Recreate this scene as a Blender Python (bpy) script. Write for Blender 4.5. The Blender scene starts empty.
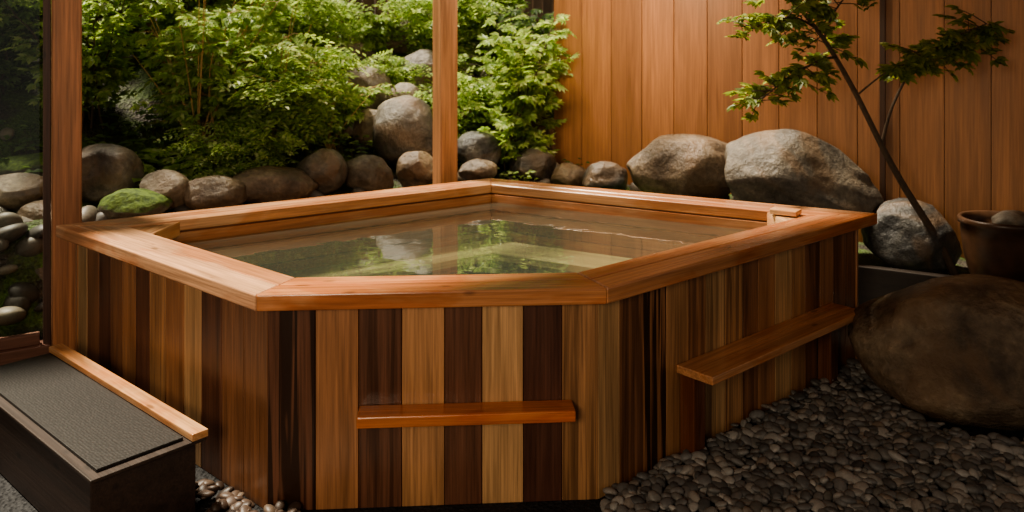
import bpy, math, random
import numpy as np
from mathutils import Vector, Matrix, noise
random.seed(7)
scene = bpy.context.scene
COL = scene.collection

# ------------------------------------------------------------------ helpers
def link(ob, parent=None):
    COL.objects.link(ob)
    if parent: ob.parent = parent
    return ob
def empty(name):
    e = bpy.data.objects.new(name, None); e.empty_display_size = .2
    return link(e)
def V2(x, y): return Vector((x, y))

def new_mat(name):
    m = bpy.data.materials.new(name); m.use_nodes = True
    nt = m.node_tree; b = nt.nodes['Principled BSDF']
    return m, nt, b
def N(nt, t, **kw):
    n = nt.nodes.new(t)
    for k, v in kw.items(): setattr(n, k, v)
    return n
def ramp(nt, fac, stops):
    r = N(nt, 'ShaderNodeValToRGB')
    el = r.color_ramp.elements
    while len(el) > 1: el.remove(el[-1])
    el[0].position = stops[0][0]; el[0].color = (*stops[0][1], 1)
    for p, c in stops[1:]:
        e = el.new(p); e.color = (*c, 1)
    nt.links.new(fac, r.inputs[0]); return r
def g(v): return (v, v, v)
def mixc(nt, a, b, fac, mode='MIX'):
    m = N(nt, 'ShaderNodeMix', data_type='RGBA', blend_type=mode)
    for s, i in ((fac, 0), (a, 6), (b, 7)):
        if hasattr(s, 'links') or isinstance(s, bpy.types.NodeSocket): nt.links.new(s, m.inputs[i])
        elif i == 0: m.inputs[0].default_value = s
        else: m.inputs[i].default_value = (*s, 1)
    return m.outputs[2]
def noise_n(nt, vec, scale, detail=4, rough=.5, dist=0):
    n = N(nt, 'ShaderNodeTexNoise'); n.inputs['Scale'].default_value = scale
    n.inputs['Detail'].default_value = detail; n.inputs['Roughness'].default_value = rough
    n.inputs['Distortion'].default_value = dist
    nt.links.new(vec, n.inputs['Vector']); return n.outputs['Fac']
def mapping(nt, vec, scale):
    m = N(nt, 'ShaderNodeMapping'); m.inputs['Scale'].default_value = scale
    nt.links.new(vec, m.inputs['Vector']); return m.outputs[0]
def bump(nt, b, h, strength, dist=.01):
    n = N(nt, 'ShaderNodeBump'); n.inputs['Strength'].default_value = strength
    n.inputs['Distance'].default_value = dist
    nt.links.new(h, n.inputs['Height']); nt.links.new(n.outputs[0], b.inputs['Normal'])

def wood_mat(name, rough=(.3, .55), contrast=.55, knots=True, blotch=0):
    m, nt, b = new_mat(name)
    ac = N(nt, 'ShaderNodeAttribute', attribute_name='bcol')
    ag = N(nt, 'ShaderNodeAttribute', attribute_name='gco')
    L = nt.links
    fine = noise_n(nt, mapping(nt, ag.outputs['Vector'], (90, 90, 2.2)), 1, 5, .6, .3)
    wide = noise_n(nt, mapping(nt, ag.outputs['Vector'], (14, 14, .8)), 1, 3, .5, .8)
    f = ramp(nt, fine, [(.3, g(1 - contrast)), (.65, g(1.15))])
    w = ramp(nt, wide, [(.3, g(1 - contrast * .7)), (.7, g(1.2))])
    c = mixc(nt, ac.outputs['Color'], f.outputs[0], .8, 'MULTIPLY')
    c = mixc(nt, c, w.outputs[0], .9, 'MULTIPLY')
    st = noise_n(nt, mapping(nt, ag.outputs['Vector'], (26, 26, .55)), 1, 3, .5, 1.2)
    sr = ramp(nt, st, [(.50, g(0)), (.56, g(1))])
    mm = N(nt, 'ShaderNodeMath', operation='MULTIPLY')
    L.new(sr.outputs[0], mm.inputs[0]); L.new(ac.outputs['Alpha'], mm.inputs[1])
    c = mixc(nt, c, (.03, .012, .005), mm.outputs[0])
    if knots:
        v = N(nt, 'ShaderNodeTexVoronoi'); v.inputs['Scale'].default_value = 1
        L.new(mapping(nt, ag.outputs['Vector'], (6, 6, 2.4)), v.inputs['Vector'])
        kr = ramp(nt, v.outputs['Distance'], [(.05, g(.3)), (.10, g(1))])
        c = mixc(nt, c, kr.outputs[0], .7, 'MULTIPLY')
    if blotch:   # damp patches: darker, redder wood
        bl = noise_n(nt, mapping(nt, ag.outputs['Vector'], (3, 3, 1.1)), 1, 4, .6, .6)
        br_ = ramp(nt, bl, [(.46, g(0)), (.56, g(blotch))])
        c2 = mixc(nt, c, (.80, .58, .45), 1.0, 'MULTIPLY')
        c = mixc(nt, c, c2, br_.outputs[0])
    L.new(c, b.inputs['Base Color'])
    rr = N(nt, 'ShaderNodeMapRange'); rr.inputs[3].default_value = rough[0]; rr.inputs[4].default_value = rough[1]
    L.new(wide, rr.inputs[0]); L.new(rr.outputs[0], b.inputs['Roughness'])
    bump(nt, b, fine, .25, .004)
    return m

class Boards:
    """accumulates wooden boards with colour + grain coordinates"""
    def __init__(s): s.v = []; s.f = []; s.c = []; s.g = []
    def prism(s, bot, top, along, wid, col, streak=0):
        n = len(bot); o = len(s.v); off = Vector((random.random() * 20, random.random() * 20, random.random() * 20))
        along = Vector(along).normalized(); wid = Vector(wid).normalized(); th = along.cross(wid)
        for p in list(bot) + list(top):
            p = Vector(p); s.v.append(p[:]); s.c.append((*col, streak))
            s.g.append((Vector((p.dot(wid), p.dot(th), p.dot(along))) + off)[:])
        s.f.append([o + i for i in range(n)][::-1]); s.f.append([o + n + i for i in range(n)])
        for i in range(n):
            j = (i + 1) % n; s.f.append([o + i, o + j, o + n + j, o + n + i])
    def box(s, c, l, w, t, col, streak=0):
        c, l, w, t = map(Vector, (c, l, w, t))
        if l.cross(w).dot(t) < 0: t = -t
        r = [(-1, -1), (1, -1), (1, 1), (-1, 1)]
        s.prism([c + l * a + w * b - t for a, b in r], [c + l * a + w * b + t for a, b in r], l, w, col, streak)
    def make(s, name, mat, bevel=.004, parent=None, seg=2):
        me = bpy.data.meshes.new(name); me.from_pydata(s.v, [], s.f)
        a = me.attributes.new('bcol', 'FLOAT_COLOR', 'POINT'); a.data.foreach_set('color', np.array(s.c, dtype=np.float32).ravel())
        a = me.attributes.new('gco', 'FLOAT_VECTOR', 'POINT'); a.data.foreach_set('vector', np.array(s.g, dtype=np.float32).ravel())
        me.materials.append(mat); me.update()
        ob = link(bpy.data.objects.new(name, me), parent)
        if bevel:
            bm = ob.modifiers.new('bevel', 'BEVEL'); bm.width = bevel; bm.segments = seg; bm.limit_method = 'ANGLE'
        return ob

def jit(c, a=.12):
    k = 1 + random.uniform(-a, a); return tuple(x * k for x in c)

# ------------------------------------------------------------------ materials
M_body = wood_mat('cedar_staves', (.22, .45), .55, knots=False)
M_rim = wood_mat('cedar_rim', (.12, .36), .42, blotch=.8)
M_wall = wood_mat('cedar_wall_boards', (.4, .6), .30, knots=False)
M_post = wood_mat('cedar_post', (.35, .55), .5)
M_dark = wood_mat('dark_stained_timber', (.4, .6), .5)

def rock_mat(name, c1, c2, c3, moss=0, rough=.5, bs=.6, bf=26):
    m, nt, b = new_mat(name); L = nt.links
    tc = N(nt, 'ShaderNodeTexCoord'); oi = N(nt, 'ShaderNodeObjectInfo')
    va = N(nt, 'ShaderNodeVectorMath', operation='ADD'); L.new(tc.outputs['Object'], va.inputs[0]); L.new(oi.outputs['Location'], va.inputs[1])
    vec = va.outputs[0]
    n1 = noise_n(nt, vec, 3.0, 6, .6, .6); n2 = noise_n(nt, vec, bf, 6, .7); n3 = noise_n(nt, vec, 1.7, 3, .5, 1.5)
    c = ramp(nt, n1, [(.32, c1), (.5, c2), (.66, c3)]).outputs[0]
    sp = ramp(nt, n2, [(.35, g(.55)), (.55, g(1)), (.72, g(1.6))]).outputs[0]
    c = mixc(nt, c, sp, .8, 'MULTIPLY')
    warm = ramp(nt, n3, [(.5, g(0)), (.62, g(.5))]).outputs[0]
    c = mixc(nt, c, (.20, .12, .065), warm)
    if moss:
        gn = N(nt, 'ShaderNodeNewGeometry'); sx = N(nt, 'ShaderNodeSeparateXYZ'); L.new(gn.outputs['Normal'], sx.inputs[0])
        ad = N(nt, 'ShaderNodeMath', operation='ADD'); L.new(sx.outputs[2], ad.inputs[0]); L.new(n1, ad.inputs[1])
        mr = ramp(nt, ad.outputs[0], [(min(.99, 1.0 - moss * .5), g(0)), (1.0, g(1))]).outputs[0]
        mc = ramp(nt, n2, [(.35, (.03, .06, .008)), (.7, (.16, .24, .03))]).outputs[0]
        c = mixc(nt, c, mc, mr)
    L.new(c, b.inputs['Base Color']); b.inputs['Roughness'].default_value = rough
    ad2 = N(nt, 'ShaderNodeMath', operation='ADD'); L.new(n2, ad2.inputs[0]); L.new(n1, ad2.inputs[1])
    bump(nt, b, ad2.outputs[0], bs, .03)
    return m
R_grey = rock_mat('river_rock_grey', (.06, .053, .045), (.145, .124, .10), (.25, .21, .16), rough=.38)
R_brown = rock_mat('river_rock_brown', (.075, .054, .037), (.165, .122, .085), (.29, .225, .155), rough=.36)
R_tan = rock_mat('river_rock_tan', (.13, .105, .075), (.23, .19, .14), (.34, .29, .22), rough=.5)
R_dark = rock_mat('wet_rock_dark', (.033, .034, .036), (.075, .073, .069), (.14, .13, .11), rough=.3)
R_wet = rock_mat('wet_boulder_brown', (.065, .046, .032), (.15, .108, .072), (.28, .21, .14), rough=.25, bs=1.0, bf=16)
R_moss = rock_mat('mossy_rock', (.05, .045, .035), (.12, .11, .08), (.2, .18, .14), moss=.9, rough=.8)

# ------------------------------------------------------------------ camera
cam = bpy.data.cameras.new('camera'); camo = link(bpy.data.objects.new('camera', cam))
camo.location = (0, 0, 1.88); camo.rotation_euler = (math.radians(90), 0, 0)
cam.sensor_width = 36; cam.lens = 28.125; cam.shift_y = -196 / 1024; cam.clip_start = .05
cam.dof.use_dof = True; cam.dof.focus_distance = 3.9; cam.dof.aperture_fstop = 2.2
scene.camera = camo

# ------------------------------------------------------------------ site geometry
GZ = -.05
P0 = V2(-2.94, 5.28); DL = V2(.85, .526).normalized(); NL = V2(-DL.y, DL.x)
W0 = V2(3.13, 6.8); DW = V2(.86, -.52).normalized(); NW = V2(.52, .86).normalized()
PROF = [(.1, 0), (.45, .68), (1.0, .82), (1.5, 1.05), (2.0, 1.5), (2.8, 1.95), (4, 2.15), (6, 2.3), (20, 2.6)]
def sstep(a, b, x):
    t = max(0, min(1, (x - a) / (b - a))); return t * t * (3 - 2 * t)
def height(x, y):
    p = V2(x, y); d = (p - P0).dot(NL); h = 0
    if d > .1:
        for (a, ha), (b_, hb) in zip(PROF, PROF[1:]):
            if a <= d <= b_: h = ha + (hb - ha) * (d - a) / (b_ - a); break
    q = p - W0; dw = q.dot(NW); al = q.dot(DW)
    bed = .62 + (.30 - .62) * sstep(-.75, -.25, al)
    hr = bed * sstep(-1.42, -1.15, dw) if al < -.3 else bed * sstep(-1.02, -.96, dw)
    if -5 < al < 4: h = max(h, hr)
    if h > .1: h += .08 * noise.noise(Vector((x * 1.7, y * 1.7, 0))) + .03 * noise.noise(Vector((x * 6, y * 6, 3)))
    return h if h > .02 else GZ

def grid_mesh(name, x0, x1, y0, y1, st, mat):
    nx = int((x1 - x0) / st) + 1; ny = int((y1 - y0) / st) + 1
    v = [(x0 + i * st, y0 + j * st, height(x0 + i * st, y0 + j * st)) for j in range(ny) for i in range(nx)]
    f = [(j * nx + i, j * nx + i + 1, (j + 1) * nx + i + 1, (j + 1) * nx + i) for j in range(ny - 1) for i in range(nx - 1)]
    me = bpy.data.meshes.new(name); me.from_pydata(v, [], f); me.materials.append(mat)
    me.polygons.foreach_set('use_smooth', [True] * len(f))
    return link(bpy.data.objects.new(name, me))
m, nt, b = new_mat('garden_soil_gravel'); L = nt.links
tc = N(nt, 'ShaderNodeTexCoord'); vec = tc.outputs['Object']
vo = N(nt, 'ShaderNodeTexVoronoi'); vo.inputs['Scale'].default_value = 45; L.new(vec, vo.inputs['Vector'])
n1 = noise_n(nt, vec, 2.5, 5, .6); n2 = noise_n(nt, vec, 40, 4, .7)
grav = ramp(nt, vo.outputs['Color'], [(.2, (.004, .004, .005)), (.8, (.016, .016, .018))]).outputs[0]
soil = ramp(nt, n2, [(.35, (.012, .009, .006)), (.7, (.06, .045, .028))]).outputs[0]
mossc = ramp(nt, n2, [(.3, (.02, .04, .006)), (.7, (.10, .16, .025))]).outputs[0]
soil = mixc(nt, soil, mossc, ramp(nt, n1, [(.42, g(0)), (.55, g(1))]).outputs[0])
sx = N(nt, 'ShaderNodeSeparateXYZ'); L.new(vec, sx.inputs[0])
L.new(mixc(nt, grav, soil, ramp(nt, sx.outputs[2], [(.03, g(0)), (.12, g(1))]).outputs[0]), b.inputs['Base Color'])
b.inputs['Roughness'].default_value = .75
bump(nt, b, vo.outputs['Distance'], .8, .02)
grid_mesh('ground', -11, 7, -1, 16, .1, m)

# ------------------------------------------------------------------ hot tub
tub = empty('cedar_hot_tub')
OUT = [V2(-2.71, 4.75), V2(-1.07, 3.34), V2(.41, 3.44), V2(2.34, 5.12), V2(-.18, 6.64)]
def inset(poly, d):
    n = len(poly); out = []
    for i in range(n):
        a, p, c = poly[i - 1], poly[i], poly[(i + 1) % n]
        d1 = (p - a).normalized(); d2 = (c - p).normalized()
        n1 = V2(-d1.y, d1.x); n2 = V2(-d2.y, d2.x)
        bis = (n1 + n2); k = d / (1 + n1.dot(n2)); out.append(p + bis * k)
    return out
def v3(p, z): return Vector((p.x, p.y, z))
def ring_quads(B, o, i, z0, z1, cols):
    n = len(o)
    for k in range(n):
        j = (k + 1) % n; al = v3(o[j] - o[k], 0)
        q = [o[k], o[j], i[j], i[k]]
        B.prism([v3(p, z0) for p in q], [v3(p, z1) for p in q], al, al.cross(Vector((0, 0, 1))), cols[k % len(cols)])
# rim : outer board + inner board
B = Boards()
rimc = [(.70, .39, .22), (.60, .26, .115), (.50, .22, .10), (.54, .27, .135), (.64, .34, .18)]
mid = inset(OUT, .145)
ring_quads(B, OUT, mid, .828, .9, rimc)
ring_quads(B, inset(OUT, .147), inset(OUT, .27), .83, .898, [jit(c, .1) for c in rimc])
B.make('rim', M_rim, .008, tub, 3)
# corner gussets
B = Boards(); inn = inset(OUT, .27)
for k, s in ((0, .30), (3, .26)):
    p = inn[k]; a = p + (inn[k - 1] - p).normalized() * s; c = p + (inn[(k + 1) % 5] - p).normalized() * s
    q = [p, c, a]; B.prism([v3(x, .80) for x in q], [v3(x, .889) for x in q], v3(a - c, 0), (0, 0, 1), (.66, .40, .22))
p = inn[3]
B.box((p.x - .14, p.y + .02, .915), v3(V2(-.07, .05), 0), v3(V2(.035, .05), 0), (0, 0, .016), (.66, .40, .22))
B.make('rim_corner_blocks', M_rim, .006, tub)
# shell
B = Boards(); so = inset(OUT, .115); si = inset(OUT, .25)
ring_quads(B, so, si, GZ + .005, .827, [(.20, .08, .035)])
B.make('shell', M_body, 0, tub)
# interior horizontal lining
B = Boards(); a = inset(OUT, .251); c = inset(OUT, .275)
for r in range(5):
    ring_quads(B, a, c, .12 + r * .141, .12 + r * .141 + .136, [jit((.40, .19, .095), .2) for _ in range(5)])
B.make('lining', M_rim, .003, tub)
# interior floor and bench
B = Boards(); fl = inset(OUT, .26)
B.prism([v3(p, .08) for p in fl], [v3(p, .13) for p in fl], (1, 0, 0), (0, 1, 0), (.5, .52, .4))
s1 = inset(OUT, .28); s2 = inset(OUT, .66)
ring_quads(B, s1, s2, .42, .47, [(.5, .36, .2)])
B.make('underwater_bench', M_post, .004, tub)
# vertical staves
LT = (.49, .25, .115); YE = (.55, .32, .155); OR = (.40, .185, .085); MB = (.27, .12, .057); DK = (.16, .068, .038); CH = (.11, .045, .028)
seqs = {
 0: [YE, MB, DK, MB, OR, DK, LT, OR, YE, DK, MB, MB],
 1: [(DK, 1), OR, DK, LT, DK, YE, CH, LT],
 2: [YE, MB, (OR, 1), LT, OR, YE, LT, MB, OR, YE, LT, MB, OR, MB, MB],
 3: [OR, MB, LT, DK, YE, MB, LT, OR] * 3,
 4: [OR, MB, LT, DK, YE, MB, LT, OR] * 3}
bo = inset(OUT, .075)
B = Boards(); hz = (.826 - GZ) / 2
for k in range(5):
    p, q = bo[k], bo[(k + 1) % 5]; d = (q - p); ln = d.length; d.normalize(); nrm = V2(-d.y, d.x)
    seq = seqs[k]; n = len(seq) if k < 3 else int(ln / .17)
    w = [1 + random.uniform(-.12, .12) for _ in range(n)]; sw = sum(w); w = [x * ln / sw for x in w]; t = 0
    for i in range(n):
        cc = seq[i]; st = 0
        if isinstance(cc[0], tuple): cc, st = cc
        elif random.random() < .25: st = .5
        c = p + d * (t + w[i] / 2) + nrm * .02
        B.box(v3(c, GZ + hz), (0, 0, hz), v3(d * (w[i] / 2 - .0012), 0), v3(nrm * .02, 0), jit(cc, .08), st); t += w[i]
B.make('staves', M_body, .003, tub)
# shelves
B = Boards()
p, q = bo[1], bo[2]; d = (q - p).normalized(); nr = V2(d.y, -d.x)
c = p + d * (.40 + .45) + nr * .06
B.box(v3(c, .37), v3(d * .46, 0), v3(nr * .06, 0), (0, 0, .024), (.60, .20, .06))
B.make('front_shelf', M_rim, .006, tub)
B = Boards()
p, q = bo[2], bo[3]; d = (q - p).normalized(); nr = V2(d.y, -d.x)
B.box(v3(p + d * 1.31 + nr * .105, .385), v3(d * .76, 0), v3(nr * .105, 0), (0, 0, .020), (.56, .27, .13))
B.box(v3(p + d * .62 + nr * .045, .15), (0, 0, .21), v3(d * .045, 0), v3(nr * .042, 0), DK)
B.box(v3(p + d * 1.95 + nr * .045, .15), (0, 0, .21), v3(d * .045, 0), v3(nr * .042, 0), DK)
B.make('side_shelf', M_rim, .005, tub)
# water
m, nt, b = new_mat('tub_water'); L = nt.links
out = nt.nodes['Material Output']; nt.nodes.remove(b)
fr = N(nt, 'ShaderNodeFresnel'); fr.inputs['IOR'].default_value = 1.7
gl = N(nt, 'ShaderNodeBsdfGlossy'); gl.inputs['Roughness'].default_value = .01; gl.inputs['Color'].default_value = (1, 1, .98, 1)
tr = N(nt, 'ShaderNodeBsdfTransparent'); tr.inputs['Color'].default_value = (.68, .76, .67, 1)
df = N(nt, 'ShaderNodeBsdfDiffuse'); df.inputs['Color'].default_value = (.33, .38, .31, 1)
m0 = N(nt, 'ShaderNodeMixShader'); m0.inputs[0].default_value = .10; L.new(tr.outputs[0], m0.inputs[1]); L.new(df.outputs[0], m0.inputs[2])
mx = N(nt, 'ShaderNodeMixShader')
L.new(fr.outputs[0], mx.inputs[0]); L.new(m0.outputs[0], mx.inputs[1]); L.new(gl.outputs[0], mx.inputs[2]); L.new(mx.outputs[0], out.inputs[0])
tc = N(nt, 'ShaderNodeTexCoord'); h = noise_n(nt, mapping(nt, tc.outputs['Object'], (1, 1.6, 1)), 3.0, 2, .5, .4)
bp = N(nt, 'ShaderNodeBump'); bp.inputs['Strength'].default_value = .10; bp.inputs['Distance'].default_value = .02
L.new(h, bp.inputs['Height']); L.new(bp.outputs[0], gl.inputs['Normal']); L.new(bp.outputs[0], fr.inputs['Normal'])
wp = inset(OUT, .276); me = bpy.data.meshes.new('water'); me.from_pydata([v3(p, .76)[:] for p in wp], [], [list(range(5))]); me.materials.append(m)
link(bpy.data.objects.new('water', me), tub)

# ------------------------------------------------------------------ entry step
step = empty('entry_step')
da = (OUT[0] - OUT[1]).normalized(); no = V2(da.y, -da.x)
if no.dot(V2(-1, -1)) < 0: no = -no
base = V2(-1.30, 3.40)
def SP(a, o, z): return v3(base + da * a + no * o, z)
B = Boards(); dk = (.038, .022, .016)
B.box(SP(.78, .2475, .11), v3(da * .76, 0), v3(no * .2125, 0), (0, 0, .155), dk)
B.box(SP(.78, .235, .2725), v3(da * .785, 0), v3(no * .235, 0), (0, 0, .0075), (.045, .028, .02))
B.make('box', M_dark, .004, step)
B = Boards()
B.box(SP(.78, .030, .298), v3(da * .79, 0), v3(no * .036, 0), (0, 0, .016), (.62, .35, .17))
B.make('edge_board', M_rim, .004, step)
m, nt, b = new_mat('rubber_tread_mat'); L = nt.links
tc = N(nt, 'ShaderNodeTexCoord'); mp = N(nt, 'ShaderNodeMapping'); mp.inputs['Rotation'].default_value = (0, 0, math.atan2(da.y, da.x)); mp.vector_type = 'TEXTURE'
L.new(tc.outputs['Object'], mp.inputs[0])
ck = N(nt, 'ShaderNodeTexVoronoi'); ck.inputs['Scale'].default_value = 80; ck.inputs['Randomness'].default_value = .5; L.new(mp.outputs[0], ck.inputs['Vector'])
L.new(ramp(nt, ck.outputs['Distance'], [(.2, (.026, .020, .017)), (.5, (.013, .011, .009))]).outputs[0], b.inputs['Base Color'])
b.inputs['Roughness'].default_value = .5; bump(nt, b, ck.outputs['Distance'], .4, .003)
B = Boards(); B.box(SP(.78, .255, .287), v3(da * .74, 0), v3(no * .175, 0), (0, 0, .007), (.1, .1, .1)); B.make('tread_mat', m, .003, step)

# ------------------------------------------------------------------ posts, glazing, wall, fence, added shade roof
B = Boards(); PC = (.46, .20, .095)
B.box((-2.94, 5.28, 1.42), (0, 0, 1.47), v3(DL * .085, 0), v3(NL * .085, 0), PC); B.make('timber_post', M_post, .008)
B = Boards(); B.box((-.565, 6.75, 1.645), (0, 0, 1.245), v3(DL * .08, 0), v3(NL * .08, 0), (.5, .24, .115))
B.box((-.565, 6.75, .25), (0, 0, .30), v3(DL * .11, 0), v3(NL * .11, 0), MB); B.make('timber_post', M_post, .008)
B = Boards(); c = P0 + DL * 1.4
B.box(v3(c, 2.99), v3(DL * 4.6, 0), (0, 0, .095), v3(NL * .06, 0), PC); B.make('header_beam', M_post, .006)
B = Boards()
for i in range(31):   # unseen overhead boards, added to keep the sun off the foreground pebbles
    c = P0 + DL * 1.8 + NL * (-2.0 - .2 * i)
    B.box(v3(c, 3.13), v3(DL * 6.5, 0), v3(NL * .098, 0), (0, 0, .02), jit((.36, .16, .07), .12))
B.make('shade_boards', M_post, 0)
win = empty('window_1'); B = Boards(); fc = (.10, .05, .035)
L0 = P0 - DL * .088
def WP(a, z): return v3(L0 - DL * a, z)
B.box(WP(.024, 1.42), (0, 0, 1.46), v3(DL * .022, 0), v3(NL * .03, 0), fc)
B.box(WP(1.5, 1.42), (0, 0, 1.46), v3(DL * .028, 0), v3(NL * .03, 0), fc)
B.box(WP(.765, .075), v3(DL * .70, 0), (0, 0, .035), v3(NL * .03, 0), (.2, .09, .06))
B.box(WP(.765, 2.82), v3(DL * .70, 0), (0, 0, .035), v3(NL * .03, 0), fc)
B.box(WP(.765, -.005), v3(DL * .76, 0), (0, 0, .044), v3(NL * .07, 0), (.2, .09, .06))
B.make('frame', M_dark, .004, win)
m, nt, b = new_mat('clear_glass'); L = nt.links; out = nt.nodes['Material Output']; nt.nodes.remove(b)
fr = N(nt, 'ShaderNodeFresnel'); gl = N(nt, 'ShaderNodeBsdfGlossy'); gl.inputs['Roughness'].default_value = .01
tr = N(nt, 'ShaderNodeBsdfTransparent'); tr.inputs['Color'].default_value = (.93, .95, .93, 1); mx = N(nt, 'ShaderNodeMixShader')
L.new(fr.outputs[0], mx.inputs[0]); L.new(tr.outputs[0], mx.inputs[1]); L.new(gl.outputs[0], mx.inputs[2]); L.new(mx.outputs[0], out.inputs[0])
B = Boards(); B.box(WP(.765, 1.447), v3(DL * .70, 0), (0, 0, 1.335), v3(NL * .003, 0), (1, 1, 1)); B.make('glass', m, 0, win)

B = Boards()
t = -3.15; i = 0
while t < 4.2:
    w = .33; cc = jit((.40, .18, .08), .15)
    cpos = W0 + DW * (t + w / 2) + NW * .02
    B.box(v3(cpos, 1.7), (0, 0, 1.6), v3(DW * (w / 2 - .0025), 0), v3(NW * .012, 0), cc); t += w; i += 1
B.box(v3(W0 + DW * .52 + NW * .05, 1.7), (0, 0, 1.6), v3(DW * 3.66, 0), v3(NW * .015, 0), (.10, .04, .02))
B.box(v3(W0 + DW * .02 - NW * .015, 1.7), (0, 0, 1.6), v3(DW * .022, 0), v3(NW * .022, 0), (.07, .03, .015))
B.make('wall_back', M_wall, .003)

B = Boards(); FP = P0 + NL * 4.6; t = -5
while t < 10:
    cpos = FP + DL * t
    B.box(v3(cpos, 2.9), (0, 0, 1.0 + .02 * random.random()), v3(DL * .09, 0), v3(NL * .012, 0), jit((.26, .15, .09), .3)); t += .19
for z in (2.45, 3.5): B.box(v3(FP + DL * 2.5 - NL * .05, z), v3(DL * 7.5, 0), (0, 0, .05), v3(NL * .03, 0), (.3, .17, .1))
t = -4.5
while t < 10:
    B.box(v3(FP + DL * t - NL * .06, 2.9), (0, 0, 1.0), v3(DL * .07, 0), v3(NL * .05, 0), (.10, .06, .04)); t += 1.3
B.make('garden_fence', M_dark, .003)

B = Boards(); c = V2(3.2, 5.60)
B.box(v3(c, .15), v3(DW * .95, 0), (0, 0, .20), v3(NW * .04, 0), (.022, .014, .01)); B.make('planter_edging', M_dark, .006)

# ------------------------------------------------------------------ rocks
import bmesh
def rock(name, loc, dims, mat, seed, rz=0, sub=5, cuts=7, tilt=0):
    rnd = random.Random(seed)
    bm = bmesh.new(); bmesh.ops.create_icosphere(bm, subdivisions=sub, radius=1)
    pl = []
    for _ in range(cuts):
        n = Vector((rnd.gauss(0, 1), rnd.gauss(0, 1), rnd.gauss(0, .8))).normalized(); pl.append((n, rnd.uniform(.72, .92)))
    o = Vector((seed * 3.1, seed * 1.7, 0))
    for v in bm.verts:
        p = v.co.copy()
        p *= 1 + .16 * noise.noise(p * .9 + o)
        for n, dd in pl:
            e = p.dot(n) - dd
            if e > 0: p -= n * e * .72
        p *= 1 + .05 * noise.noise(p * 2.3 + o) + .02 * noise.noise(p * 6 + o) + .008 * noise.noise(p * 17 + o)
        v.co = p
    xs = [v.co.x for v in bm.verts]; ys = [v.co.y for v in bm.verts]; zs = [v.co.z for v in bm.verts]
    for v in bm.verts:
        v.co.x = (v.co.x - (max(xs) + min(xs)) / 2) / (max(xs) - min(xs)) * dims[0]
        v.co.y = (v.co.y - (max(ys) + min(ys)) / 2) / (max(ys) - min(ys)) * dims[1]
        v.co.z = (v.co.z - (max(zs) + min(zs)) / 2) / (max(zs) - min(zs)) * dims[2]
        if seed == 12:      # humped boulder that falls away to the right
            v.co.z -= .22 * max(0, v.co.x / dims[0] + .08) * (1 + v.co.z / dims[2])
    for f in bm.faces: f.smooth = True
    me = bpy.data.meshes.new(name); bm.to_mesh(me); bm.free(); me.materials.append(mat)
    ob = link(bpy.data.objects.new(name, me)); ob.location = loc; ob.rotation_euler = (0, tilt, rz); return ob
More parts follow.
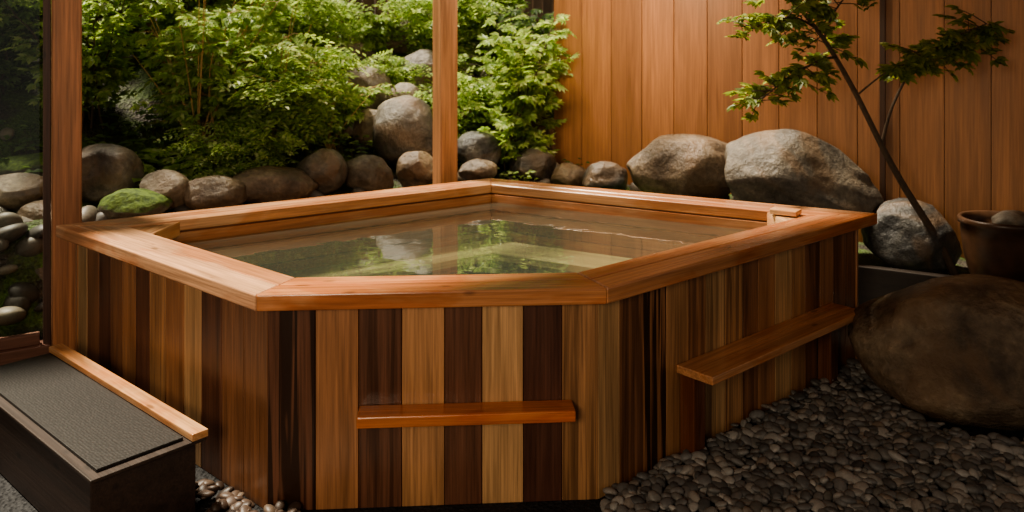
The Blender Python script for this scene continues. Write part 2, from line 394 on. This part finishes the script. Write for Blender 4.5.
RK = [
 ('boulder', (1.51, 7.0, .92), (1.02, .62, .62), R_brown, 11, .0, .05),
 ('boulder', (2.31, 6.4, .95), (1.26, .72, .76), R_grey, 12, -.1, .10),
 ('garden_rock', (.855, 7.2, .80), (.42, .34, .34), R_dark, 13, .3, 0),
 ('garden_rock', (.54, 7.5, .78), (.36, .3, .27), R_brown, 14, 0, 0),
 ('boulder', (3.07, 6.1, .52), (.74, .55, .58), R_dark, 15, 0, .2),
 ('boulder', (2.68, 4.44, .26), (1.46, 1.0, .80), R_wet, 16, .1, .03),
 ('boulder', (-1.02, 7.6, 1.17), (.62, .5, .74), R_grey, 17, 0, -.2),
 ('garden_rock', (-.33, 7.6, 1.02), (.47, .4, .38), R_dark, 18, 0, .1),
 ('garden_rock', (-.85, 7.15, .89), (.37, .34, .36), R_brown, 19, 0, 0),
 ('garden_rock', (-1.26, 7.0, .88), (.47, .38, .34), R_tan, 20, .2, .1),
 ('garden_rock', (-1.62, 6.8, .93), (.44, .38, .40), R_grey, 21, 0, 0),
 ('garden_rock', (-1.95, 6.55, .86), (.72, .4, .30), R_brown, 22, .4, .05),
 ('garden_rock', (-2.32, 6.25, .84), (.50, .36, .28), R_brown, 23, .3, 0),
 ('garden_rock', (-2.66, 6.15, .88), (.37, .34, .32), R_tan, 24, 0, 0),
 ('boulder', (-3.17, 6.25, .96), (.56, .5, .54), R_grey, 25, 0, 0),
 ('mossy_rock', (-2.80, 5.95, .80), (.52, .36, .26), R_moss, 26, .3, 0),
 ('mossy_rock', (-3.75, 6.3, 1.02), (.75, .4, .26), R_moss, 126, .3, 0),
 ('garden_rock', (-3.68, 5.95, .90), (.48, .4, .28), R_brown, 27, 0, 0),
 ('garden_rock', (-3.42, 5.82, .74), (.36, .3, .24), R_grey, 28, 0, 0),
 ('garden_rock', (-3.74, 5.72, .73), (.3, .28, .24), R_dark, 29, 0, 0),
 ('boulder', (-3.48, 5.60, .26), (.80, .46, .62), R_dark, 30, 0, 0),
 ('boulder', (-3.62, 5.72, .60), (.66, .4, .36), R_dark, 31, 0, 0),
 ('boulder', (.18, 8.1, 1.05), (.54, .45, .66), R_dark, 32, 0, 0),
 ('garden_rock', (.20, 7.7, .87), (.46, .38, .32), R_dark, 33, 0, 0),
 ('garden_rock', (-.31, 7.3, .86), (.36, .3, .24), R_brown, 34, 0, 0),
 ('boulder', (-.96, 8.8, 1.74), (.56, .45, .52), R_grey, 35, 0, 0),
 ('boulder', (-1.55, 8.4, 1.56), (.60, .4, .52), R_tan, 36, 0, 0),
 ('boulder', (-1.40, 9.6, 2.16), (.8, .5, .46), R_tan, 37, 0, 0),
 ('garden_rock', (-1.67, 8.0, 1.26), (.47, .4, .38), R_grey, 38, 0, 0),
 ('boulder', (-.13, 8.8, 1.66), (.47, .45, .44), R_grey, 39, 0, 0),
 ('garden_rock', (-.62, 8.2, 1.32), (.42, .36, .40), R_brown, 41, 0, 0),
 ('garden_rock', (-1.1, 8.2, 1.48), (.4, .36, .34), R_tan, 42, 0, 0),
 ('boulder', (-1.36, 7.9, 1.20), (.42, .36, .40), R_brown, 44, 0, 0),
 ('boulder', (-1.95, 9.2, 1.98), (.6, .4, .40), R_tan, 45, 0, 0),
 ('garden_rock', (-3.08, 5.86, .62), (.46, .34, .3), R_grey, 43, 0, 0),
]
for nme, loc, dm, mt, sd, rz, tl in RK: rock(nme, loc, dm, mt, sd, rz, 5, 7, tl)
def pebble_mass(name, pts, mat, sub=2, flat=.55):
    bm = bmesh.new(); bmesh.ops.create_icosphere(bm, subdivisions=sub, radius=.5); bm.verts.ensure_lookup_table()
    bv = np.array([v.co[:] for v in bm.verts]); bf = np.array([[v.index for v in f.verts] for f in bm.faces]); bm.free()
    V = []; F = []; n = len(bv)
    rng = np.random.default_rng(5)
    for i, (x, y, z, s) in enumerate(pts):
        a = rng.uniform(0, 6.28); sc = np.array([s * rng.uniform(.85, 1.35), s * rng.uniform(.7, 1.0), s * flat * rng.uniform(.7, 1.2)])
        p = bv * (1 + .10 * np.sin(bv @ rng.uniform(-5, 5, 3) + a))[:, None] * sc
        tx, ty = rng.uniform(-.35, .35, 2)
        p[:, 2] += p[:, 0] * tx + p[:, 1] * ty
        ca, sa = math.cos(a), math.sin(a); q = p.copy(); q[:, 0] = p[:, 0] * ca - p[:, 1] * sa; q[:, 1] = p[:, 0] * sa + p[:, 1] * ca
        V.append(q + np.array([x, y, z])); F.append(bf + i * n)
    V = np.concatenate(V); F = np.concatenate(F)
    me = bpy.data.meshes.new(name); me.vertices.add(len(V)); me.vertices.foreach_set('co', V.ravel())
    me.loops.add(F.size); me.loops.foreach_set('vertex_index', F.ravel().astype(np.int32))
    me.polygons.add(len(F)); me.polygons.foreach_set('loop_start', np.arange(0, F.size, 3, dtype=np.int32))
    me.update(calc_edges=True); me.polygons.foreach_set('use_smooth', [True] * len(F)); me.materials.append(mat)
    return link(bpy.data.objects.new(name, me))
def pebble_mat(name, stops, rough):
    m, nt, b = new_mat(name); L = nt.links
    gn = N(nt, 'ShaderNodeNewGeometry'); tc = N(nt, 'ShaderNodeTexCoord')
    c = ramp(nt, gn.outputs['Random Per Island'], stops).outputs[0]
    n = noise_n(nt, tc.outputs['Object'], 60, 4, .7)
    L.new(mixc(nt, c, ramp(nt, n, [(.3, g(.7)), (.7, g(1.25))]).outputs[0], .8, 'MULTIPLY'), b.inputs['Base Color'])
    b.inputs['Roughness'].default_value = rough; bump(nt, b, n, .25, .004); return m
PM = pebble_mat('dark_pebbles', [(0, (.055, .055, .055)), (.35, (.16, .155, .15)), (.6, (.11, .105, .095)), (.8, (.32, .31, .29)), (1, (.19, .155, .125))], .55)
PB = pebble_mat('brown_pebbles', [(0, (.03, .018, .012)), (.5, (.07, .043, .03)), (1, (.12, .085, .06))], .5)
def inside(poly, p, grow=0):
    for i in range(len(poly)):
        a, c = poly[i], poly[(i + 1) % len(poly)]; d = (c - a).normalized()
        if (p - a).dot(V2(-d.y, d.x)) < -grow: return False
    return True
body = inset(OUT, .07); rng = random.Random(3)
pts = []
for layer in range(2):
    y = 2.3
    while y < 5.9:
        x = -.9
        while x < 4.3:
            px, py = x + rng.uniform(-.02, .02), y + rng.uniform(-.02, .02)
            p = V2(px, py)
            if not inside(body, p, .02) and (py < 3.2 or px > .4) and (p - W0).dot(NW) < -1.1 and (V2(px - 2.66, (py - 4.44) * 1.2).length > .55):
                pts.append((px, py, GZ + .012 + layer * .02 + rng.uniform(-.004, .012), rng.uniform(.034, .076)))
            x += .048
        y += .043
pebble_mass('river_pebbles', pts, PM, 3)
pts = []
for i in range(900):
    px, py = rng.uniform(-1.75, -.9), rng.uniform(2.5, 3.6); p = V2(px, py)
    if inside(body, p, .03) : continue
    q = p - base
    if -.03 < q.dot(no) < .5 and -.04 < q.dot(da) < 1.7: continue
    pts.append((px, py, GZ + .02 + rng.uniform(0, .03), rng.uniform(.04, .075)))
pebble_mass('brown_pebbles', pts, PB, 3)
pts = []
for i in range(260):
    s = rng.uniform(-1.6, 5.2); d = rng.choice([rng.uniform(.15, .5), rng.uniform(.15, .5), rng.uniform(.2, 2.8)]); p = P0 + DL * s + NL * d
    if (p - W0).dot(NW) > -.1 or (p - V2(-.565, 6.75)).length < .3: continue
    sz = rng.uniform(.1, .24); pts.append((p.x, p.y, height(p.x, p.y) + sz * .1, sz))
for i in range(90):
    a_ = rng.uniform(-3.1, 1.2); d_ = rng.uniform(-1.25, -.1); p = W0 + DW * a_ + NW * d_
    if a_ < -.7:
        sz = rng.uniform(.07, .2); pts.append((p.x, p.y, height(p.x, p.y) + sz * .1, sz))
BM = pebble_mat('bank_stones', [(0, (.05, .045, .04)), (.4, (.12, .10, .08)), (.7, (.09, .09, .085)), (1, (.22, .18, .13))], .55)
pebble_mass('bank_stones', pts, BM, 3, .75)

# ------------------------------------------------------------------ pot
def lathe(name, prof, mat, loc, parent=None, seg=64):
    v = []; f = []; n = len(prof)
    for i in range(seg):
        a = 2 * math.pi * i / seg
        for r, z in prof: v.append((r * math.cos(a), r * math.sin(a), z))
    for i in range(seg):
        j = (i + 1) % seg
        for k in range(n - 1): f.append((i * n + k, j * n + k, j * n + k + 1, i * n + k + 1))
    me = bpy.data.meshes.new(name); me.from_pydata(v, [], f); me.polygons.foreach_set('use_smooth', [True] * len(f)); me.materials.append(mat)
    ob = link(bpy.data.objects.new(name, me), parent); ob.location = loc; return ob
m, nt, b = new_mat('glazed_brown_ceramic'); tc = N(nt, 'ShaderNodeTexCoord'); n = noise_n(nt, tc.outputs['Object'], 6, 5, .6)
nt.links.new(ramp(nt, n, [(.3, (.035, .019, .011)), (.7, (.10, .05, .028))]).outputs[0], b.inputs['Base Color']); b.inputs['Roughness'].default_value = .35
pot = empty('ceramic_pot'); pot.location = (3.54, 5.76, .29)
lathe('bowl', [(0, 0), (.20, 0), (.21, .02), (.25, .16), (.27, .32), (.275, .40), (.29, .41), (.295, .44), (.285, .455), (.265, .45), (.255, .40), (.25, .37), (0, .37)], m, (0, 0, 0), pot)
r = rock('pot_stone', (.06, -.03, .42), (.30, .28, .18), R_grey, 61, 0, 4); r.parent = pot

# ------------------------------------------------------------------ plants
def leaf_mat(name, stops, trans=.55):
    m, nt, b = new_mat(name); L = nt.links; out = nt.nodes['Material Output']
    gn = N(nt, 'ShaderNodeNewGeometry'); c = ramp(nt, gn.outputs['Random Per Island'], stops).outputs[0]
    L.new(c, b.inputs['Base Color']); b.inputs['Roughness'].default_value = .45
    tl = N(nt, 'ShaderNodeBsdfTranslucent'); c2 = mixc(nt, c, (1.4, 1.4, .95), .9, 'MULTIPLY'); L.new(c2, tl.inputs['Color'])
    mx = N(nt, 'ShaderNodeMixShader'); mx.inputs[0].default_value = trans
    L.new(b.outputs[0], mx.inputs[1]); L.new(tl.outputs[0], mx.inputs[2]); L.new(mx.outputs[0], out.inputs[0]); return m
LF = leaf_mat('fresh_leaves', [(0, (.17, .27, .075)), (.4, (.30, .42, .13)), (.8, (.44, .54, .20)), (1, (.58, .64, .32))])
LD = leaf_mat('deep_green_leaves', [(0, (.05, .095, .03)), (.5, (.11, .185, .055)), (1, (.24, .33, .11))])
LT_ = leaf_mat('maple_leaves', [(0, (.12, .17, .04)), (.5, (.24, .30, .07)), (1, (.42, .45, .13))])
def bark(name, c):
    m, nt, b = new_mat(name); tc = N(nt, 'ShaderNodeTexCoord'); n = noise_n(nt, tc.outputs['Object'], 30, 4, .6)
    nt.links.new(ramp(nt, n, [(.3, tuple(x * .6 for x in c)), (.7, c)]).outputs[0], b.inputs['Base Color']); b.inputs['Roughness'].default_value = .7; return m
BK_Y = bark('pale_twigs', (.55, .36, .16)); BK_D = bark('dark_bark', (.10, .065, .04))

class Plant:
    def __init__(s, seed): s.v = []; s.f = []; s.m = []; s.r = random.Random(seed)
    def tube(s, pts, radii, seg=6):
        o = len(s.v); n = len(pts)
        for i, p in enumerate(pts):
            t = (pts[min(i + 1, n - 1)] - pts[max(i - 1, 0)]).normalized()
            a = t.cross(Vector((.3, .9, .1))).normalized(); b_ = t.cross(a)
            for k in range(seg):
                an = 2 * math.pi * k / seg; s.v.append((p + (a * math.cos(an) + b_ * math.sin(an)) * radii[i])[:])
        for i in range(n - 1):
            for k in range(seg):
                j = (k + 1) % seg; s.f.append((o + i * seg + k, o + i * seg + j, o + (i + 1) * seg + j, o + (i + 1) * seg + k)); s.m.append(0)
    def leaflet(s, p, d, nrm, ln, wd):
        side = d.cross(nrm).normalized(); o = len(s.v); dr = nrm * (-ln * .12)
        up = nrm * (wd * .18)
        for q in (p, p + d * ln * .35 + side * wd * .5 + up, p + d * ln * .7 + side * wd * .36 + up + dr * .5, p + d * ln + dr,
                  p + d * ln * .7 - side * wd * .36 + up + dr * .5, p + d * ln * .35 - side * wd * .5 + up): s.v.append(q[:])
        s.f.append((o, o + 1, o + 2, o + 3)); s.f.append((o, o + 3, o + 4, o + 5)); s.m += [1, 1]
    def palmate(s, p, d, ln, n=5, spread=1.7, wf=.36):
        r = s.r; d = d.normalized()
        nrm = Vector((r.gauss(0, .45), r.gauss(-.35, .45), 1)).normalized(); d = (d - nrm * d.dot(nrm)); d = d.normalized() if d.length > .01 else Vector((1, 0, 0))
        for i in range(n):
            a = (i / (n - 1) - .5) * spread * 1.5; q = Matrix.Rotation(a, 3, nrm) @ d
            s.leaflet(p, q, nrm, ln * (1 - .35 * abs(a) / (spread * .75)), ln * wf)
    def pinnate(s, p, d, ln, pairs=4, lf=.05):
        r = s.r; d = d.normalized(); nrm = Vector((r.gauss(0, .45), r.gauss(-.35, .45), 1)).normalized()
        side = d.cross(nrm).normalized()
        for i in range(pairs):
            q = p + d * ln * (i + .6) / pairs - Vector((0, 0, ln * .25 * ((i + .6) / pairs) ** 2))
            for sg in (1, -1): s.leaflet(q, (side * sg + d * .6).normalized(), nrm, lf, lf * .5)
        s.leaflet(p + d * ln - Vector((0, 0, ln * .25)), d, nrm, lf * 1.1, lf * .5)
    def make(s, name, mats):
        me = bpy.data.meshes.new(name); me.from_pydata(s.v, [], s.f)
        for mt in mats: me.materials.append(mt)
        me.polygons.foreach_set('material_index', s.m); me.update()
        return link(bpy.data.objects.new(name, me))

def shrub(name, x, y, h, rad, stems, mats, seed, leaf=.085, kind='palmate', twigs=5, dens=1.0, low=.2):
    P = Plant(seed); r = P.r; z0 = height(x, y) - .03
    if mats[0] is BK_Y: low = .35
    for i in range(stems):
        a = r.uniform(0, 6.28); out = r.uniform(.25, 1) * rad; hh = h * r.uniform(.55, 1.0)
        dx, dy = math.cos(a) * out, math.sin(a) * out; bx, by = x + r.gauss(0, .08), y + r.gauss(0, .08)
        pts = []
        for k in range(9):
            t = k / 8; pts.append(Vector((bx + dx * t ** 1.4, by + dy * t ** 1.4, z0 + hh * (t - .16 * t * t) / .84)) + Vector((r.gauss(0, .015), r.gauss(0, .015), 0)))
        P.tube(pts, [.010 * (1 - .75 * k / 8) * (h / 1.5) for k in range(9)], 5)
        for k in range(2, 9):
            if k / 8 < low: continue
            for _ in range(int(twigs * dens + r.random())):
                b0 = pts[k - 1].lerp(pts[k], r.random()); an = r.uniform(0, 6.28)
                dd = Vector((math.cos(an), math.sin(an), r.uniform(-.1, .5))).normalized(); ln = r.uniform(.12, .34) * (h / 1.5) ** .3
                tp = [b0, b0 + dd * ln * .5 + Vector((0, 0, .01)), b0 + dd * ln - Vector((0, 0, .03))]
                P.tube(tp, [.003, .0022, .0015], 3)
                for t in (.35, .6, .8, 1.0):
                    q = b0.lerp(tp[2], t); an2 = an + r.uniform(-1.2, 1.2)
                    d2 = Vector((math.cos(an2), math.sin(an2), r.uniform(-.3, .2)))
                    if kind == 'palmate': P.palmate(q, d2, leaf * r.uniform(.7, 1.2), 5)
                    else: P.pinnate(q, d2, leaf * 2.2 * r.uniform(.7, 1.2), 4, leaf * .62)
    # bare arching whips
    if mats[0] is BK_Y:
        for i in range(9):
            a = r.uniform(3.0, 6.4); out = r.uniform(.4, 1.15) * rad; hh = h * r.uniform(.7, 1.2)
            pts = [Vector((x + math.cos(a) * out * (k / 8) ** 1.3, y - .15 + math.sin(a) * out * .8 * (k / 8) ** 1.3, z0 + hh * k / 8)) for k in range(9)]
            P.tube(pts, [.008 * (1 - .7 * k / 8) for k in range(9)], 5)
    return P.make(name, mats)
YF = [BK_Y, LF]; DF = [BK_D, LD]; MF = [BK_D, LF]
SH = [
 (-3.7, 6.95, 1.5, .7, 10, MF, .095, 'palmate'), (-2.75, 7.15, 1.65, .85, 14, YF, .10, 'palmate'), (-2.15, 7.35, 1.25, .72, 12, YF, .10, 'pinnate'),
 (-1.75, 7.8, .75, .45, 6, YF, .09, 'palmate'),
 (-3.2, 7.9, 1.7, .8, 12, MF, .095, 'palmate'), (-4.5, 6.75, 1.7, .8, 14, DF, .09, 'palmate'), (-5.1, 7.7, 1.8, .9, 14, DF, .09, 'palmate'),
 (-2.4, 8.7, 1.0, .7, 12, MF, .10, 'pinnate'), (-4.2, 8.5, 1.5, 1.0, 14, DF, .09, 'palmate'), (-3.2, 9.3, 1.4, .9, 12, DF, .10, 'palmate'),
 (-1.75, 9.4, .5, .5, 6, MF, .10, 'palmate'), (-.75, 9.5, 1.0, .8, 12, MF, .10, 'pinnate'), (.25, 9.4, 1.2, .8, 12, DF, .10, 'palmate'),
 (-.35, 8.35, 1.15, .55, 7, MF, .095, 'pinnate'), (.12, 7.9, 1.75, .60, 9, MF, .105, 'palmate'), (-2.1, 10.0, .25, .5, 6, MF, .09, 'palmate'),
 (-.4, 10.6, 1.4, .9, 14, MF, .1, 'palmate'), (-6.2, 8.6, 1.9, 1.0, 12, DF, .1, 'palmate'), (1.2, 10.5, 1.5, 1.0, 10, DF, .1, 'palmate'),
 (-1.25, 8.75, .5, .4, 6, MF, .07, 'pinnate'), (-2.35, 6.75, .6, .45, 6, MF, .07, 'pinnate')]
for i, (x, y, h, rd, st, mt, lf, kd) in enumerate(SH): shrub('garden_shrub', x, y, h, rd, st, mt, 100 + i, lf, kd)
def groundcover(name, x, y, rad, n, mat, seed, leaf=.07, wf=.6):
    P = Plant(seed); r = P.r
    for i in range(n):
        a = r.uniform(0, 6.28); d = rad * math.sqrt(r.random()); px, py = x + math.cos(a) * d, y + math.sin(a) * d; z = height(px, py)
        top = Vector((px + r.gauss(0, .03), py + r.gauss(0, .03), z + r.uniform(.05, .22)))
        P.tube([Vector((px, py, z - .01)), top], [.003, .002], 3)
        for k in range(3):
            an = r.uniform(0, 6.28); P.leaflet(top, Vector((math.cos(an), math.sin(an), r.uniform(-.2, .3))).normalized(), Vector((r.gauss(0, .2), r.gauss(-.3, .2), 1)).normalized(), leaf * r.uniform(.7, 1.2), leaf * wf)
    return P.make(name, [BK_D, mat])
for i, (x, y, rd, n, mt, lf) in enumerate([(-2.85, 6.5, .32, 45, LF, .16), (-2.3, 6.9, .4, 60, LD, .08), (-3.5, 6.4, .4, 60, LD, .09), (.0, 7.45, .22, 60, LF, .05),
    (-1.7, 7.4, .35, 60, LD, .06), (-4.1, 6.2, .4, 60, LD, .08), (-.7, 7.9, .3, 50, LF, .05), (-1.3, 7.9, .3, 50, LF, .06), (.5, 7.9, .3, 40, LD, .05), (-3.0, 7.0, .5, 90, LD, .10)]):
    groundcover('groundcover_plant', x, y, rd, n, mt, 300 + i, lf)

# slender maple by the wall
P = Plant(900); r = P.r
def br(pts, r0, r1, sub=4):
    pts = [Vector(p) for p in pts]; out = []
    for i in range(len(pts) - 1):
        p0 = pts[max(i - 1, 0)]; p1 = pts[i]; p2 = pts[i + 1]; p3 = pts[min(i + 2, len(pts) - 1)]
        for k in range(sub):
            t = k / sub; out.append(.5 * ((2 * p1) + (-p0 + p2) * t + (2 * p0 - 5 * p1 + 4 * p2 - p3) * t * t + (-p0 + 3 * p1 - 3 * p2 + p3) * t ** 3))
    out.append(pts[-1]); n = len(out); P.tube(out, [r0 + (r1 - r0) * i / (n - 1) for i in range(n)], 8); return out
def spray(pts, n, leaf=.10, start=.3, reach=.27):
    n = int(n * 1.8)
    for i in range(n):
        t = start + (1 - start) * (i + r.random()) / n; k = min(int(t * (len(pts) - 1)), len(pts) - 2)
        b0 = pts[k].lerp(pts[k + 1], t * (len(pts) - 1) - k) if t < 1 else pts[-1]
        an = r.uniform(0, 6.28); d = Vector((math.cos(an), math.sin(an) * .8, r.uniform(-.7, .5))); ln = r.uniform(.08, reach)
        e = b0 + d * ln; P.tube([b0, b0.lerp(e, .5) + Vector((0, 0, .01)), e], [.004, .003, .002], 4)
        for q in (.5, .8, 1.0):
            an2 = an + r.uniform(-1, 1); P.palmate(b0.lerp(e, q), Vector((math.cos(an2), math.sin(an2), -.3)), leaf * r.uniform(.7, 1.15), 5, 1.5, .42)
Y0 = 5.9
trunk = br([(3.27, Y0, .28), (3.14, Y0, .55), (2.90, Y0 - .02, .92), (2.72, Y0 - .05, 1.22), (2.50, Y0 - .05, 1.66), (2.27, Y0 - .08, 2.03), (2.02, Y0 - .1, 2.35), (1.85, Y0 - .1, 2.7)], .030, .009)
b1 = br([(2.36, Y0 - .07, 1.9), (2.22, Y0 - .15, 1.88), (2.05, Y0 - .2, 1.80), (1.88, Y0 - .25, 1.70), (1.72, Y0 - .3, 1.58)], .011, .003); spray(b1, 22)
b2 = br([(2.20, Y0 - .08, 2.12), (2.02, Y0 - .2, 2.18), (1.84, Y0 - .25, 2.16), (1.70, Y0 - .3, 2.10)], .009, .003); spray(b2, 13)
b3 = br([(2.70, Y0 - .05, 1.25), (2.76, Y0 - .1, 1.55), (2.90, Y0 - .12, 1.82), (3.1, Y0 - .15, 2.0), (3.38, Y0 - .2, 2.14)], .013, .003); spray(b3, 24, start=.55)
b4 = br([(2.52, Y0 - .05, 1.62), (2.62, Y0 - .2, 1.76), (2.74, Y0 - .25, 1.84), (2.92, Y0 - .3, 1.86)], .008, .003); spray(b4, 9, start=.5, reach=.13)
b5 = br([(2.27, Y0 - .08, 2.03), (2.32, Y0 - .1, 2.2), (2.45, Y0 - .1, 2.4), (2.5, Y0 - .1, 2.6)], .009, .003); spray(b5, 14)
b6 = br([(2.95, Y0 - .12, 1.88), (3.02, Y0 - .1, 1.92), (3.22, Y0 - .1, 1.98), (3.45, Y0 - .1, 1.98)], .007, .003); spray(b6, 12, start=.2)
spray(trunk, 22, start=.68)
P.make('maple_tree', [BK_D, LT_])

# ------------------------------------------------------------------ light
w = bpy.data.worlds.new('world'); scene.world = w; w.use_nodes = True
bg = w.node_tree.nodes['Background']; bg.inputs[0].default_value = (1.0, .93, .82, 1); bg.inputs[1].default_value = .27
def light(name, typ, loc, target, energy, col, **kw):
    l = bpy.data.lights.new(name, typ); l.energy = energy; l.color = col
    for k, v in kw.items(): setattr(l, k, v)
    o = link(bpy.data.objects.new(name, l)); o.location = loc
    o.rotation_euler = (Vector(target) - Vector(loc)).to_track_quat('-Z', 'Y').to_euler(); return o
light('sun', 'SUN', (-3.3, 8.7, 6.2), (-1.0, 7.4, 1), 9.5, (1, .89, .70), angle=math.radians(8))
light('warm_wall_fill', 'AREA', (.5, 6.4, 3.0), (1.0, 8.0, 1.7), 42, (1, .78, .52), shape='DISK', size=.5)  # added fill that warms the left of the wall, no fixture there
light('front_fill', 'AREA', (-1.2, -1.0, 2.2), (-.6, 3.6, .7), 88, (1, .82, .60), shape='DISK', size=1.2)  # unseen fill added behind the camera to brighten the front staves
scene.view_settings.view_transform = 'AgX'
try: scene.view_settings.look = 'AgX - Medium High Contrast'
except Exception: pass
